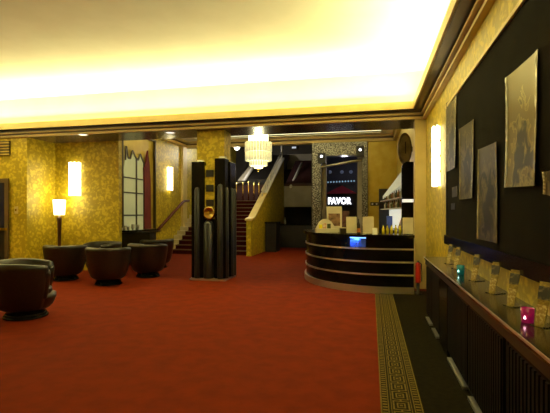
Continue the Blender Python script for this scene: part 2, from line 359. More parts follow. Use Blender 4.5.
# wall handrail on the left
h = MB(); ha = on_x(157, 231, HX0+0.09); hb = on_x(184, 201, HX0+0.09)
h.tube([(HX0+0.09, ha[0], ha[1]), (HX0+0.09, hb[0], hb[1]), (HX0+0.09, hb[0]+0.5, hb[1]+0.02)], 0.055, 8)
hr = thing('wall_handrail', 'dark red sloping handrail on the gold wall left of the stairs', 'handrail', (0,0,0))
h.build('rail', mat('red_lacquer_rail', (0.085, 0.007, 0.005), 0.5), hr)
for f_ in (0.15, 0.85):
    yy = ha[0]+(hb[0]-ha[0])*f_; zz = ha[1]+(hb[1]-ha[1])*f_
    MB().tube([(HX0+0.001, yy, zz-0.06), (HX0+0.08, yy, zz-0.02)], 0.015, 6).build('bracket', M['brass'], hr)
# landing railing with brass posts
LR = thing('landing_railing', 'row of thin brass posts along the stair landing', 'railing', (0,0,0))
zl = NS*RISE; ly = 19.95
for px in (233, 236.5, 243, 248.6, 254, 259):
    x, _ = on_y(px, 200, ly)
    MB().tube([(x, ly, zl), (x, ly, zl+0.95)], 0.03, 6).build('post', M['brass'], LR)
xa, _ = on_y(229, 200, ly); xb, _ = on_y(261, 200, ly)
MB().box(xa, xb, ly-0.03, ly+0.03, zl+0.95, zl+1.0).build('top_rail', M['blackmatte'], LR)
# wall at the back of the landing and the flights above it
sbox('wall_landing', HX0+0.01, -4.4, 20.7, 20.85, 0, 2.95, M['maroon'])
UF = thing('upper_flight', 'dark upper stair flight with a grey side panel and pale rail above the landing', 'staircase', (0,0,0))
za = 2.96
def slab(pts_lo, x0, x1, t, name, m, par):
    (ya, z0), (yb, z1) = pts_lo
    return MB().prism([(ya, z0), (yb, z1), (yb, z1+t), (ya, z0+t)], 'x', x0, x1).build(name, m, par)
xa, zA = on_y(238, 184, 20.9); xb, zB = on_y(268, 162, 23.4)
slab([(20.9, zA), (23.6, zB+0.2)], xa, -4.45, 0.2, 'flight', M['blackmatte'], UF)
p1 = on_y(243, 182, 20.62); p2 = on_y(256, 163, 22.2)
MB().tube([(p1[0], 20.62, p1[1]), (p2[0], 22.2, p2[1])], 0.085, 8).build('rail', M['greymetal'], UF)
p3 = on_y(236, 183, 20.6); p4 = on_y(250, 165, 22.15)
MB().add([(p3[0], 20.55, p3[1]), (p1[0]-0.1, 20.55, p1[1]), (p2[0]-0.1, 22.15, p2[1]), (p4[0], 22.15, p4[1]),
          (p3[0], 20.6, p3[1]-0.05), (p1[0]-0.1, 20.6, p1[1]-0.05), (p2[0]-0.1, 22.2, p2[1]-0.05), (p4[0], 22.2, p4[1]-0.05)],
         [(0,1,2,3), (7,6,5,4), (0,4,5,1), (1,5,6,2), (2,6,7,3), (3,7,4,0)]).build('side_panel', M['greywall'], UF)
# right side: grey wall over the passage, maroon flight above, rail
gy = 20.6; x0, z0 = on_y(261, 207, gy); x1, z1 = on_y(300, 186, gy)
sbox('wall_passage_header', -4.17, -2.37, gy, gy+0.2, z0, z1, M['greywall'])
sbox('wall_passage_pier', -4.17, on_y(279, 207, gy)[0], gy, gy+0.2, 0, z0, M['darkwall'])
RF = thing('side_flight', 'maroon underside of the side stair flight with a slanting grey rail', 'staircase', (0,0,0))
xr1 = on_y(290, 187, gy)[0]; z2 = on_y(300, 163, 23.5)[1]
slab([(gy+0.02, z1+0.01), (23.5, z2)], -4.1, -2.45, 0.12, 'flight', M['maroon'], RF)
p1 = on_y(290.5, 187, gy-0.05); p2 = on_y(302, 163, 22.6)
MB().tube([(p1[0], gy-0.05, p1[1]), (p2[0], 22.6, p2[1])], 0.07, 8).build('rail', M['greymetal'], RF)
xw0, zw0 = on_y(287, 164, 24.1); xw1, zw1 = on_y(303, 154, 24.1)
sbox('wall_stair_panel', xw0, -2.37, 24.1, 24.19, zw0-0.3, zw1, M['greywall'])
# dark reception cabinets under the stairs
RC = thing('reception_cabinet', 'black cabinet beside the gold stair wall', 'cabinet', (0,0,0))
cx0, cz0 = on_y(257.5, 222, 16.6); cx1, _ = on_y(276, 222, 16.6)
cx0 = max(cx0, -4.12)
MB().box(cx0, cx1, 16.6, 17.4, 0.0, cz0-0.05).build('body', M['blackmatte'], RC)
MB().box(cx0-0.02, cx1+0.02, 16.58, 17.42, cz0-0.05, cz0).build('top', M['black'], RC)
LC = thing('cloakroom_counter', 'long black counter in the dark passage behind the bar', 'counter', (0,0,0))
lx0, lz0 = on_y(276.5, 224, 19.0); lx1, _ = on_y(306, 224, 19.0)
lx0 = max(lx0, -4.12)
MB().box(lx0, -2.4, 18.9, 19.6, 0.0, lz0-0.05).build('body', M['blackmatte'], LC)
MB().box(lx0, -2.38, 18.87, 19.63, lz0-0.05, lz0).build('top', M['black'], LC)
gx, gz = on_y(285, 219, 19.2)
g = MB().lathe([(0.001,0),(0.05,0),(0.05,0.15),(0.02,0.22),(0.02,0.3),(0.001,0.3)], 10).build('bottle', M['glassclear'])
tag(g, 'pale bottle standing on the dark passage counter', 'bottle', loc=(gx, 19.2, lz0))
# globe light and exit sign high in the stair space
gl = thing('globe_light', 'small white globe light high beside the chandelier', 'light', (on_y(237, 147, 20.0)[0], 20.0, on_y(237, 147, 20.0)[1]))
MB().lathe([(0.001,-0.16),(0.09,-0.13),(0.16,0),(0.09,0.13),(0.001,0.16)], 16).build('globe', mat('globe_glow', (0.9,0.9,0.85), 0.4, emit=(1,0.96,0.85), es=2.6), gl)
MB().tube([(0,0,0.15),(0,0,6.3-gl.location.z)], 0.02, 6).build('cord', M['blackmatte'], gl)
ex, ez = on_y(294, 147.5, 24.0)
es_ = thing('exit_sign', 'tiny lit sign near the dark stairwell ceiling', 'sign', (ex, 24.0, ez))
MB().box(-0.16,0.16,0.0,0.19,-0.08,0.08).build('housing', M['blackmatte'], es_)
MB().box(-0.12,0.12,-0.012,-0.001,-0.05,0.05).build('lit_face', mat('exit_face', (0.6,0.65,0.7), 0.5, emit=(0.6,0.68,0.8), es=0.6), es_)

# ---- portal to the foyer with the sign
PY = HY
PT = thing('portal', 'silver mosaic doorway surround behind the bar', 'doorway', (0,0,0))
pl0 = on_y(313, 200, PY)[0]; pl1 = on_y(321.5, 200, PY)[0]; pr0 = on_y(362, 200, PY)[0]; pr1 = on_y(367.5, 200, PY)[0]
zt0 = on_y(340, 156, PY)[1]
MB().box(pl0, pl1, PY-0.18, PY+0.25, 0, 4.34).build('left_jamb', M['mosaic'], PT)
MB().box(pr0, pr1, PY-0.18, PY+0.25, 0, 4.34).build('right_jamb', M['mosaic'], PT)
MB().box(pl1, pr0, PY-0.18, PY+0.25, zt0, 4.34).build('lintel', M['mosaic'], PT)
ip0 = on_y(326.5, 200, PY+0.3)[0]; ip1 = on_y(357.5, 200, PY+0.3)[0]
MB().box(pl1-0.02, ip0, PY+0.26, PY+0.4, 0, zt0).build('inner_post', M['greywall'], PT)
MB().box(ip1, pr0+0.02, PY+0.26, PY+0.4, 0, zt0).build('inner_post', M['greywall'], PT)
sbox('wall_foyer', -2.29, 0.3, 21.5, 21.7, 0, 4.6, M['navy'])
sbox('wall_foyer_right', 0.2, 0.3, HY+0.45, 21.5, 0, 4.6, M['navy'])
sbox('ceiling_foyer', -2.29, 0.3, HY+0.45, 21.5, 4.6, 4.7, M['navy'])
for px, py, lab in ((321.5, 157, 'black spotlight on the left jamb of the mosaic doorway'), (360.2, 150.5, 'black spotlight on the right jamb of the mosaic doorway')):
    x, zz = on_y(px, py, PY-0.3)
    sp = thing('spotlight', lab, 'spotlight', (x, PY-0.183, zz), group='doorway spotlights')
    MB().box(-0.15,0.15,-0.16,0.0,-0.24,0.17).build('housing', M['blackmatte'], sp)
    MB().lathe([(0.001,0.0),(0.045,0.0),(0.05,0.02),(0.05,0.06)], 12).build('lens', M['lens'], sp).matrix_local = Matrix.Translation((0,-0.18,0.02)) @ Matrix.Rotation(-PI/2, 4, 'X')
p1 = on_y(321, 164, PY-0.28); p2 = on_y(362, 156.5, PY-0.28)
MB().tube([(p1[0], PY-0.235, p1[1]-0.12), (p2[0], PY-0.235, p2[1]-0.12)], 0.05, 10).build('steel_tube', M['steel'], PT)
# foyer kiosk: awning, bulbs, lettered sign
ky = 20.6
KI = thing('kiosk', 'dark kiosk front with crimson peaked awning and bulbs through the doorway', 'kiosk', (0,0,0))
a = on_y(342, 185.5, ky); bl = on_y(326.5, 194, ky); br = on_y(357, 193.5, ky)
MB().add([(a[0],ky-0.05,a[1]),(bl[0],ky-0.45,bl[1]),(br[0],ky-0.45,bl[1]),(bl[0],ky+0.3,bl[1]),(br[0],ky+0.3,bl[1])],
         [(0,1,2),(0,3,1),(0,2,4),(0,4,3),(1,3,4,2)]).build('awning', M['awning'], KI)
MB().box(bl[0], br[0], ky, ky+0.6, 0, bl[1]).build('front', M['navy'], KI)
for k in range(10):
    px = 328+k*2.9; x, zz = on_y(px, 182.2-0.14*k, ky+0.2)
    MB().lathe([(0.001,zz-0.05),(0.045,zz),(0.001,zz+0.05)], 8, x, ky+0.2).build('bulb', M['bulbblue'], KI)
x0, zz0 = on_y(327, 182, ky+0.24); x1, _ = on_y(356, 180.5, ky+0.24)
MB().tube([(x0, ky+0.26, zz0), (x1, ky+0.26, on_y(356, 180.6, ky+0.24)[1])], 0.02, 6).build('bulb_bar', M['blackmatte'], KI)
MB().box(bl[0]+0.05, bl[0]+0.09, ky+0.25, ky+0.3, bl[1], 4.6).build('hanger', M['blackmatte'], KI)
MB().box(br[0]-0.09, br[0]-0.05, ky+0.25, ky+0.3, bl[1], 4.6).build('hanger', M['blackmatte'], KI)
for px in (330, 342, 351):
    x, zz = on_y(px, 172, 21.4)
    dl = thing('wall_globe', {330: 'dim globe light above the kiosk, nearest the left jamb', 342: 'dim globe light above the peak of the awning', 351: 'dim globe light above the kiosk, nearest the right jamb'}[px], 'light', (x, 21.49, zz), group='dim kiosk globes')
    MB().lathe([(0.001,-0.09),(0.065,-0.06),(0.09,0),(0.065,0.06),(0.001,0.09)], 12, 0, -0.12).build('globe', mat('dim_globe', (0.05,0.06,0.1), 0.3, emit=(0.2,0.24,0.36), es=0.25), dl)
    MB().box(-0.03,0.03,-0.04,0.0,-0.03,0.03).build('mount', M['blackmatte'], dl)
sg = thing('lettered_sign', 'white lit block letter sign under the crimson awning', 'sign', (0,0,0))
s0 = on_y(327.5, 198, 20.05); s1 = on_y(351.5, 204.5, 20.05)
MB().box(s0[0]-0.06, s1[0]+0.06, 20.02, 20.15, s1[1]-0.05, s0[1]+0.05).build('backing', M['navy'], sg)
for k, xx in enumerate((s0[0]+0.1, s1[0]-0.1)):
    MB().box(xx-0.02, xx+0.02, 20.06, 20.1, s0[1]+0.05, bl[1]-0.001).build('hanger', M['blackmatte'], sg)
cu = bpy.data.curves.new('lettering', 'FONT'); cu.body = 'FAVOR'; cu.align_x = 'CENTER'; cu.align_y = 'CENTER'; cu.size = 0.40; cu.extrude = 0.012; cu.offset = 0.02; cu.space_character = 1.12
tx = bpy.data.objects.new('lettering', cu); C.objects.link(tx); tx.parent = sg
tx.location = ((s0[0]+s1[0])/2, 20.0, (s0[1]+s1[1])/2); tx.rotation_euler = (PI/2, 0, 0); cu.materials.append(M['white_led'])
bpy.context.view_layer.update()
wd = tx.dimensions.x
kx = (s1[0]-s0[0])*0.97/max(wd, 0.01)
lme = bpy.data.meshes.new_from_object(tx.evaluated_get(bpy.context.evaluated_depsgraph_get()))
bpy.data.objects.remove(tx); bpy.data.curves.remove(cu)
lt = bpy.data.objects.new('lettering', lme); C.objects.link(lt); lt.parent = sg; lt['label'] = 'white lit letters'
lt.location = ((s0[0]+s1[0])/2, 20.0, (s0[1]+s1[1])/2); lt.rotation_euler = (PI/2, 0, 0); lt.scale = (kx, 1, 1)

# ---- window in the hall's left wall: pointed pelmet, red drapes
wy0, wz0 = on_x(119, 232, HX0); wy1 = on_x(153.3, 230, HX0)[0]
WZT = 4.22; wz0 = 0.93
WN = struct(MB().box(HX0+0.001, HX0+0.03, wy0, wy1, wz0, WZT).build('window_1', M['goldpaint']))
fr = MB()
for ya, yb, za, zb in ((wy0, wy0+0.07, wz0, WZT), (wy1-0.07, wy1, wz0, WZT), (wy0, wy1, WZT-0.06, WZT), (wy0, wy1, wz0-0.02, wz0+0.05)):
    fr.box(HX0+0.001, HX0+0.12, ya, yb, za, zb)
fr.build('window_frame', M['muntin'], WN)
W = lambda px, py: on_x(px, py, HX0+0.05)
# frosted panes with pointed tops
pts = [W(122.5, 231.5), W(122.5, 205), W(123.0, 176), W(125, 160), W(125.8, 146), W(127.8, 158), W(130, 158.5), W(132.2, 150.5), W(135.5, 158), W(137.8, 160), W(140, 154), W(143, 162.5), W(143.3, 180), W(143.5, 229.5)]
wm = lambda p: (p[0], max(p[1], wz0+0.05))
MB().prism([wm(p) for p in pts], 'x', HX0+0.031, HX0+0.05).build('pane', M['pane'], WN)
mu = MB()
def strip(pa, pb, w):
    (ya, za), (yb, zb) = pa, pb; dy, dz = yb-ya, zb-za; l = math.hypot(dy, dz); ny, nz = -dz/l*w/2, dy/l*w/2
    mu.prism([(ya+ny, za+nz), (yb+ny, zb+nz), (yb-ny, zb-nz), (ya-ny, za-nz)], 'x', HX0+0.05, HX0+0.085)
zs = [on_x(128, py, HX0+0.05)[1] for py in (177.7, 192.6, 215.2)]
ym = on_x(136, 200, HX0+0.05)[0]; yl = pts[0][0]; yr = pts[-1][0]
for zz in zs: strip((yl, zz), (yr, zz), 0.04)
strip((ym, wz0), (ym, pts[8][1]), 0.05); strip((yl, wz0), (yl, pts[1][1]+1.0), 0.045); strip((yr, wz0), (yr, pts[11][1]), 0.045)
for i in range(3, 11): strip(pts[i], pts[i+1], 0.045)
mu.build('muntins', M['muntin'], WN)
dr = MB(); D = lambda px, py: on_x(px, py, HX0+0.09)
def drape(poly): dr.prism([(p[0], max(p[1], wz0+0.05)) for p in poly], 'x', HX0+0.055, HX0+0.11)
drape([D(144.2, 229), D(150.8, 228.5), D(150.3, 180), D(149.3, 165), D(147.6, 150.5), D(146, 160), D(143.8, 168), D(144.3, 195)])
dr.build('drape', M['curtain'], WN)
dr = MB(); drape([D(119.3, 232), D(121.0, 232), D(122.2, 190), D(122.6, 168), D(120.2, 163), D(119.6, 180)])
dr.build('drape', M['curtain'], WN)
MB().box(HX0+0.001, HX0+0.28, wy0-0.05, wy1+0.05, wz0-0.06, wz0-0.021).build('sill', M['muntin'], WN)
for k, px in enumerate((121.5, 125.2, 128.6, 133, 138)):
    yy = on_x(px, 231, HX0+0.18)[0]
    hgt = (0.18, 0.24, 0.2, 0.27, 0.25)[k]
    o = MB().lathe([(0.001,0),(0.06,0),(0.015,0.02),(0.015,0.08),(0.06,hgt*0.6),(0.055,hgt),(0.05,hgt),(0.05,hgt*0.62),(0.001,0.09)], 12).build('drinking_glass', M['glassclear'])
    tag(o, ['drinking glass on the window sill, closest to the lounge', 'second glass along the window sill', 'squat third glass on the window sill', 'tall glass under the middle of the window', 'glass on the sill nearest the red drape'][k], 'glass', 'glasses on the window sill', (HX0+0.17, yy, wz0-0.021))

# ---- blue door, vent, switch on the corner wall
D1 = struct(MB().box(-10.9, on_y(8.3, 200, BY)[0], BY-0.04, BY-0.001, 0, on_y(5, 181, BY)[1]).build('door_1', M['blackmatte']))
dx1 = on_y(8.3, 200, BY)[0]; dzt = on_y(5, 181, BY)[1]
MB().box(-10.8, dx1-0.05, BY-0.06, BY-0.041, on_y(5, 229, BY)[1], dzt-0.05).build('door_glass', M['blue'], D1)
MB().box(dx1-0.05, dx1+0.06, BY-0.07, BY-0.0411, 0, dzt+0.06).build('door_frame', M['brown'], D1)
MB().box(-10.9, dx1-0.05, BY-0.07, BY-0.0411, dzt-0.05, dzt+0.06).build('door_frame', M['brown'], D1)
hx, hz = on_y(6, 229, BY)
MB().box(-10.6, dx1+0.04, BY-0.13, BY-0.075, hz-0.03, hz+0.03).build('door_handle', M['brass'], D1)
vx1, vz1 = on_y(10.5, 141, BY); vz0 = on_y(8, 155.5, BY)[1]
VN = thing('air_vent', 'slatted air vent high on the gold corner wall', 'vent', (0,0,0))
MB().box(-10.4, vx1, BY-0.03, BY-0.001, vz0, vz1).build('backing', M['blackmatte'], VN)
for k in range(5):
    zz = vz0+(vz1-vz0)*(k+0.1)/5
    MB().box(-10.4, vx1, BY-0.05, BY-0.031, zz, zz+(vz1-vz0)*0.1).build('slat', M['vent'], VN)
sx, sz = on_y(16.5, 210, BY)
SWT = thing('light_switch', 'small brass switch plate beside the blue door', 'switch', (sx, BY-0.001, sz))
MB().box(-0.05,0.05,-0.012,0,-0.09,0.09).build('plate', M['switch'], SWT)
MB().box(-0.015,0.015,-0.03,-0.013,-0.03,0.03).build('toggle', M['brass'], SWT)

# ================================================================ COLUMN
cx0 = on_y(190.2, 280, BY+0.02)[0]; cx1 = on_y(224.2, 280, BY+0.02)[0]
CW = cx1-cx0; fy = BY+0.06
CO = thing('column', 'black fluted column with gold shaft in the middle of the lobby', 'column', (cx0, fy, 0))
# gold shaft, right up to the beam
MB().box(0.09, CW-0.06, 0.14, 0.60, 1.35, 3.47).build('gold_shaft', M['paper'], CO)
U = lambda px: (px-190.2)/(224.2-190.2)*CW
Z = lambda py: H+(213-py)*9.76/F
MB().box(0.0, CW, -0.02, 0.72, 0.03, 0.05).build('plinth', M['steel'], CO)
MB().box(-0.02, CW+0.02, -0.04, 0.74, 0, 0.03).build('base_plate', M['chrome'], CO)
MB().box(0.01, CW-0.01, 0.06, 0.70, 0.05, Z(219)).build('lower_casing', M['black'], CO, 0.01)
MB().box(0.01, U(203.2), 0.0, 0.70, 0.05, Z(161)).build('left_fin', M['black'], CO, 0.01)
MB().box(U(214), CW+0.0, 0.0, 0.30, 0.05, Z(158)).build('right_fin', M['black'], CO, 0.01); MB().box(CW-0.05, CW+0.03, 0.301, 0.72, 0.05, Z(160)).build('side_fin', M['black'], CO, 0.01)
for pxa, pxb, za, zb, nm in ((194.0, 199.5, 0.05, Z(190), 'pilaster'), (217.0, 222.5, 0.05, Z(187), 'pilaster'), (202.5, 212.5, 0.05, Z(224), 'pilaster')):
    b = MB(); c = (U(pxa)+U(pxb))/2; r = (U(pxb)-U(pxa))/2; yc = 0.0 if nm and pxa != 202.5 else 0.055
    b.lathe([(r, za), (r, zb), (r*0.6, zb+0.06), (0.001, zb+0.07)], 10, c, yc, a0=PI, a1=2*PI)
    b.build('pilaster', M['flute'], CO)
for yc in (0.12, 0.42, 0.60):
    MB().lathe([(0.05, 0.05), (0.05, Z(190)), (0.03, Z(190)+0.06), (0.001, Z(190)+0.07)], 10, CW if yc < 0.3 else CW+0.03, yc, a0=-PI/2, a1=PI/2).build('side_flute', M['flute'], CO)
gs = MB().box(U(203.6), U(213.6), 0.05, 0.14, Z(219), Z(165)).build('gold_strip', M['paper'], CO)
for pa, pb in ((169.5, 176.5), (184.5, 191.5), (199.5, 206)):
    MB().box(U(205), U(212.5), 0.03, 0.049, Z(pb), Z(pa)).build('black_square', M['blackmatte'], CO)
for pa, pb, zt in ((193, 202.5, Z(161)), (215.5, 225, Z(158))):
    c = (U(pa)+U(pb))/2; r = (U(pb)-U(pa))/2
    MB().lathe([(r*0.8, zt), (r*0.8, zt+0.03), (r*0.7, zt+0.05), (0.001, zt+0.05)], 16, c, 0.14).build('steel_cap', M['chrome'], CO)
dk = MB().lathe([(0.001,0.0),(0.15,0.0),(0.16,0.02),(0.13,0.045),(0.11,0.03),(0.001,0.035)], 24).build('gold_disc', M['brass'], CO)
dk.matrix_local = Matrix.Translation((U(208), 0.049, Z(213))) @ Matrix.Rotation(PI/2, 4, 'X')

# ================================================================ WALL SCONCES
def sconce(name, label, loc, rotz):
    t = thing('wall_sconce', label, 'sconce', loc, rotz, 'crystal wall sconces')
    MB().box(-0.15, 0.15, -0.03, -0.001, -0.42, 0.42).build('backplate', M['brass'], t)
    for k in range(4):
        zc = -0.345+k*0.23
        b = MB()
        for i in range(9):
            a = PI+PI*i/8; x, y = 0.155*math.cos(a), -0.035+0.11*math.sin(a)
            b.tube([(x, y, zc-0.10), (x, y, zc+0.10+0.02*(i % 2))], 0.022, 6)
        b.build('crystal_tier', M['glow'], t)
    MB().lathe([(0.11, -0.40), (0.11, 0.40)], 10, 0, -0.035, a0=PI, a1=2*PI, sy=0.7).build('lit_core', M['glowhot'], t)
    return t
sa = on_y(76, 179.5, 10.2)
s1 = sconce('a', 'glowing crystal sconce on the gold wall above the floor lamp', (sa[0], 10.2, sa[1]), 0)
sb = on_x(168.5, 179, HX0)
dup(s1, (HX0, sb[0], sb[1]), PI/2, 'glowing crystal sconce between the red drape and the column')
sc_ = on_x(439.5, 157, WX)
dup(s1, (WX, sc_[0], sc_[1]), -PI/2, 'glowing crystal sconce beside the black notice board').scale = (0.95, 0.72, 1.08)

# ---- recessed downlights in the beam soffit
for px, py, lab in ((83, 134.5, 'small downlight in the dark beam above the armchairs'), (170, 132.5, 'small downlight in the dark beam left of the column')):
    d = F*(3.47-H)/(213-py); u = (px-275)/F*d; x = u*CY-d*SY; y = u*SY+d*CY
    dl = thing('downlight', lab, 'downlight', (x, y, 3.47), group='beam downlights')
    MB().lathe([(0.09, -0.001), (0.12, -0.012), (0.12, -0.001)], 20).build('rim', M['chrome'], dl)
    MB().lathe([(0.001, -0.006), (0.09, -0.006)], 20).build('lens', mat('downlight_lens', (0.9,0.88,0.8), 0.5, emit=(1,0.93,0.78), es=1.6), dl)

# ---- floor lamp
lx, ly_ = -8.06, 9.82
FL = thing('floor_lamp', 'floor lamp with glowing square shade and dark red stem by the alcove wall', 'lamp', (lx, ly_, 0))
MB().lathe([(0.001,0),(0.17,0),(0.17,0.03),(0.06,0.05),(0.05,0.1),(0.001,0.1)], 20).build('base', M['blackmatte'], FL)
MB().lathe([(0.035,0.08),(0.04,0.8),(0.055,1.35),(0.06,1.42),(0.02,1.46),(0.02,1.52),(0.001,1.52)], 12).build('stem', mat('mahogany_stem', (0.05,0.014,0.008), 0.3), FL)
MB().lathe([(0.135,1.50),(0.165,1.90)], 4, a0=PI/4+YAW, a1=2*PI+PI/4+YAW, smooth=False).build('lamp_shade', M['shade'], FL)

# ---- chandelier
chx, chz = on_y(258.4, 150, 13.6); ZC = 5.15
CH = thing('chandelier', 'tiered glass rod chandelier glowing above the stairs', 'chandelier', (chx, 13.6, 0))
Zc = lambda py: H+(213-py)*(13.6*CY-chx*SY)/F
px2m = (13.6*CY-chx*SY)/F
def tier(r, zb, zt, n, m_, core, name):
    b = MB()
    for i in range(n):
        a = 2*PI*i/n; b.tube([(r*math.cos(a), r*math.sin(a), zb), (r*math.cos(a), r*math.sin(a), zt)], r*0.10, 6)
    o = b.build(name, m_, CH)
    MB().lathe([(0.001, zb+0.01), (r*core, zb+0.01), (r*core, zt-0.01), (0.001, zt-0.01)], 20).build('lit_core', M['chandhot'], CH)
    return o
tier(8.9*px2m, Zc(142.5), Zc(134), 22, M['glow'], 0.9, 'top_tier')
tier(12.4*px2m, Zc(152), Zc(142.5), 28, M['chand'], 0.86, 'drum_tier')
tier(12.1*px2m, Zc(161), Zc(152.5), 28, M['chand'], 0.86, 'drum_tier')
tier(8.3*px2m, Zc(166), Zc(161), 20, M['chand'], 0.95, 'lower_tier')
MB().lathe([(0.001, Zc(168.5)), (4.4*px2m, Zc(168.3)), (5*px2m, Zc(166)), (0.001, Zc(166))], 20).build('lower_tier', M['chandhot'], CH)
MB().lathe([(0.001, Zc(172)), (0.05, Zc(170)), (0.03, Zc(168.5)), (0.001, Zc(168.4))], 12).build('finial', M['brass'], CH)
MB().lathe([(0.02, Zc(134)-0.02), (0.02, ZC-0.06), (0.14, ZC-0.05), (0.14, ZC-0.001)], 12).build('hanging_rod', M['brass'], CH)

# ================================================================ BAR
kp = [(0.80, 8.52), (0.45, 8.48), (0.10, 8.48), (-0.22, 8.54), (-0.52, 8.66), (-0.80, 8.84), (-1.05, 9.08), (-1.25, 9.36), (-1.41, 9.70), (-1.52, 10.08), (-1.58, 10.5), (-1.60, 10.9)]
def smoothline(p, it=2):
    for _ in range(it):
        o = [p[0]]
        for a, c in zip(p, p[1:]):
            o += [(a[0]*.75+c[0]*.25, a[1]*.75+c[1]*.25), (a[0]*.25+c[0]*.75, a[1]*.25+c[1]*.75)]
        p = o+[p[-1]]
    return p
kp = smoothline(kp)
def offset(p, d):
    o = []
    for i in range(len(p)):
        a = p[max(i-1,0)]; c = p[min(i+1,len(p)-1)]; tx_, ty_ = c[0]-a[0], c[1]-a[1]; l = math.hypot(tx_, ty_)
        o.append((p[i][0]+ty_/l*d, p[i][1]-tx_/l*d))     # +d : inward (towards +y here)
    return o
def ribbon(o_out, o_in, z0, z1):
    a = offset(kp, -o_out); c = offset(kp, -o_in); n = len(a)
    # sign check: outward is towards the camera
    v = [(x,y,z0) for x,y in a]+[(x,y,z0) for x,y in c]+[(x,y,z1) for x,y in a]+[(x,y,z1) for x,y in c]
    f = []
    for i in range(n-1):
        f += [(i,i+1,n+i+1,n+i), (2*n+i,3*n+i,3*n+i+1,2*n+i+1), (i,2*n+i,2*n+i+1,i+1), (n+i,n+i+1,3*n+i+1,3*n+i)]
    f += [(0,n,3*n,2*n), (n-1,3*n-1,4*n-1,2*n-1) if False else (n-1,2*n-1,4*n-1,3*n-1)]
    b = MB(); b.add(v, f); return b
BT = 1.13
# direction test
_t = offset(kp, -0.1)[0]
SG = 1 if _t[1] > kp[0][1] else -1
BAR = thing('bar_counter', 'curved black lacquered bar counter with chrome bands', 'bar', (0,0,0))
def rib(o, i, z0, z1, name, m, bevel=0): return ribbon(SG*o, SG*i, z0, z1).build(name, m, BAR, bevel)
rib(0.02, 0.52, 0.13, BT-0.05, 'front_panel', M['black'])
rib(-0.02, 0.50, 0.0, 0.13, 'plinth', M['steel'])
rib(-0.05, 0.60, BT-0.05, BT, 'countertop', M['black'])
for zz in (0.855, 0.605, 0.36): rib(0.0, 0.03, zz-0.015, zz+0.015, 'chrome_band', M['chrome'])
# blue light strip under the counter lip
BAR_L = MB(); 
x0, z0 = on_y(347, 237, 8.6)
seg = [p for p in offset(kp, -SG*0.005) if on_y(347, 237, 8.75)[0] < p[0] < on_y(369, 237, 8.5)[0]]
b = MB(); b.tube([(p[0], p[1], BT-0.066) for p in seg], 0.012, 6); b.build('blue_light_strip', M['ledblue'], BAR)
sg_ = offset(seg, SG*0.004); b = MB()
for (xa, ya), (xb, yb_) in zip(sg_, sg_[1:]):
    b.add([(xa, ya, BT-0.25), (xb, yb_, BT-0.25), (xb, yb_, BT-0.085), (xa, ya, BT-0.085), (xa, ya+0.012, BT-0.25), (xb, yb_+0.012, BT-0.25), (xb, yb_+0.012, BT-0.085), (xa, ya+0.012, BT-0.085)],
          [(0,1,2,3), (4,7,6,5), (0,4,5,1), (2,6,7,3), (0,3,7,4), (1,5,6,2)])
b.build('painted_blue_glow', mat('blue_glow_paint', (0.02,0.04,0.14), 0.3, emit=(0.12,0.24,0.80), es=0.10), BAR)  # glowing panel that paints the strip's blue reflection on the bar front
mid = seg[len(seg)//2]

def bar_spot(px, back):     # point on the countertop along the view ray at image column px, 'back' metres in from the front edge
    line = offset(kp, -SG*back); best = None
    for x, y in line:
        d = y*CY-x*SY; u = x*CY+y*SY; e = abs(275+F*u/d-px)
        if best is None or e < best[0]: best = (e, x, y, d)
    return best[1:]
def m_per_px(d): return d/F
# leaflet dome
x, y, d = bar_spot(326, 0.2); s = m_per_px(d)
LD = thing('leaflet_holder', 'white domed leaflet holder at the curved end of the bar', 'holder', (x, y, BT), -YAW*0+0.35)
b = MB(); prof = [(-11*s, 0), (11*s, 0), (9.5*s, 5*s), (6*s, 10.5*s), (2*s, 13.5*s), (-3*s, 13.5*s), (-7*s, 10*s), (-9.5*s, 5*s)]
b.prism(prof, 'y', -0.03, 0.0); b.build('back_panel', M['paperwhite'], LD)
MB().box(-11*s, 11*s, -0.16, -0.031, 0, 4*s).build('tray', M['paperwhite'], LD)
for k, (dx, mm) in enumerate(((-5.5, M['yellow']), (-1.5, M['pinkprint']), (3, M['glassgreen']))):
    MB().box((dx-1.7)*s, (dx+1.7)*s, -0.06, -0.032, 4*s, (9.5-abs(dx)*0.3)*s).build('leaflet', mm, LD)
# framed poster
x, y, d = bar_spot(333.5, 0.46); s = m_per_px(d)
FP = thing('framed_picture', 'white framed portrait picture standing behind the leaflet holder', 'picture', (x, y, BT), 0.2)
b = MB(); w = 7.6*s; hh = 25.5*s; t = 1.8*s
b.box(-w,-w+t,-0.03,0,0,hh); b.box(w-t,w,-0.03,0,0,hh); b.box(-w+t,w-t,-0.03,0,0,6*s); b.box(-w+t,w-t,-0.03,0,hh-7*s,hh)
b.build('frame', M['paperwhite'], FP)
MB().box(-w+t, w-t, -0.02, -0.005, 6*s, hh-7*s).build('print', mat('brown_portrait_print', (0.10,0.05,0.025), 0.5, 0, (0.30,0.17,0.09), 9, 3), FP)
x, y, d = bar_spot(345.5, 0.40); s = m_per_px(d)
o = MB().box(-3.6*s, 3.6*s, -0.02, 0.0, 0, 22*s).build('card_sign', mat('dark_red_print', (0.045,0.012,0.012), 0.5, 0, (0.10,0.04,0.035), 12)); tag(o, 'dim dark red card standing right of the white framed picture', 'card', None, (x, y, BT), 0.2)
x, y, d = bar_spot(343.5, 0.22); s = m_per_px(d)
BX = thing('small_box', 'small brown box beside the leaflet holder', 'box', (x, y, BT), 0.25)
MB().box(-2.8*s, 2.8*s, -0.05, 0.05, 0, 5*s).build('body', M['wood'], BX)
MB().box(-2.9*s, 2.9*s, -0.052, 0.052, 5*s, 6*s).build('lid', M['paperwarm'], BX)
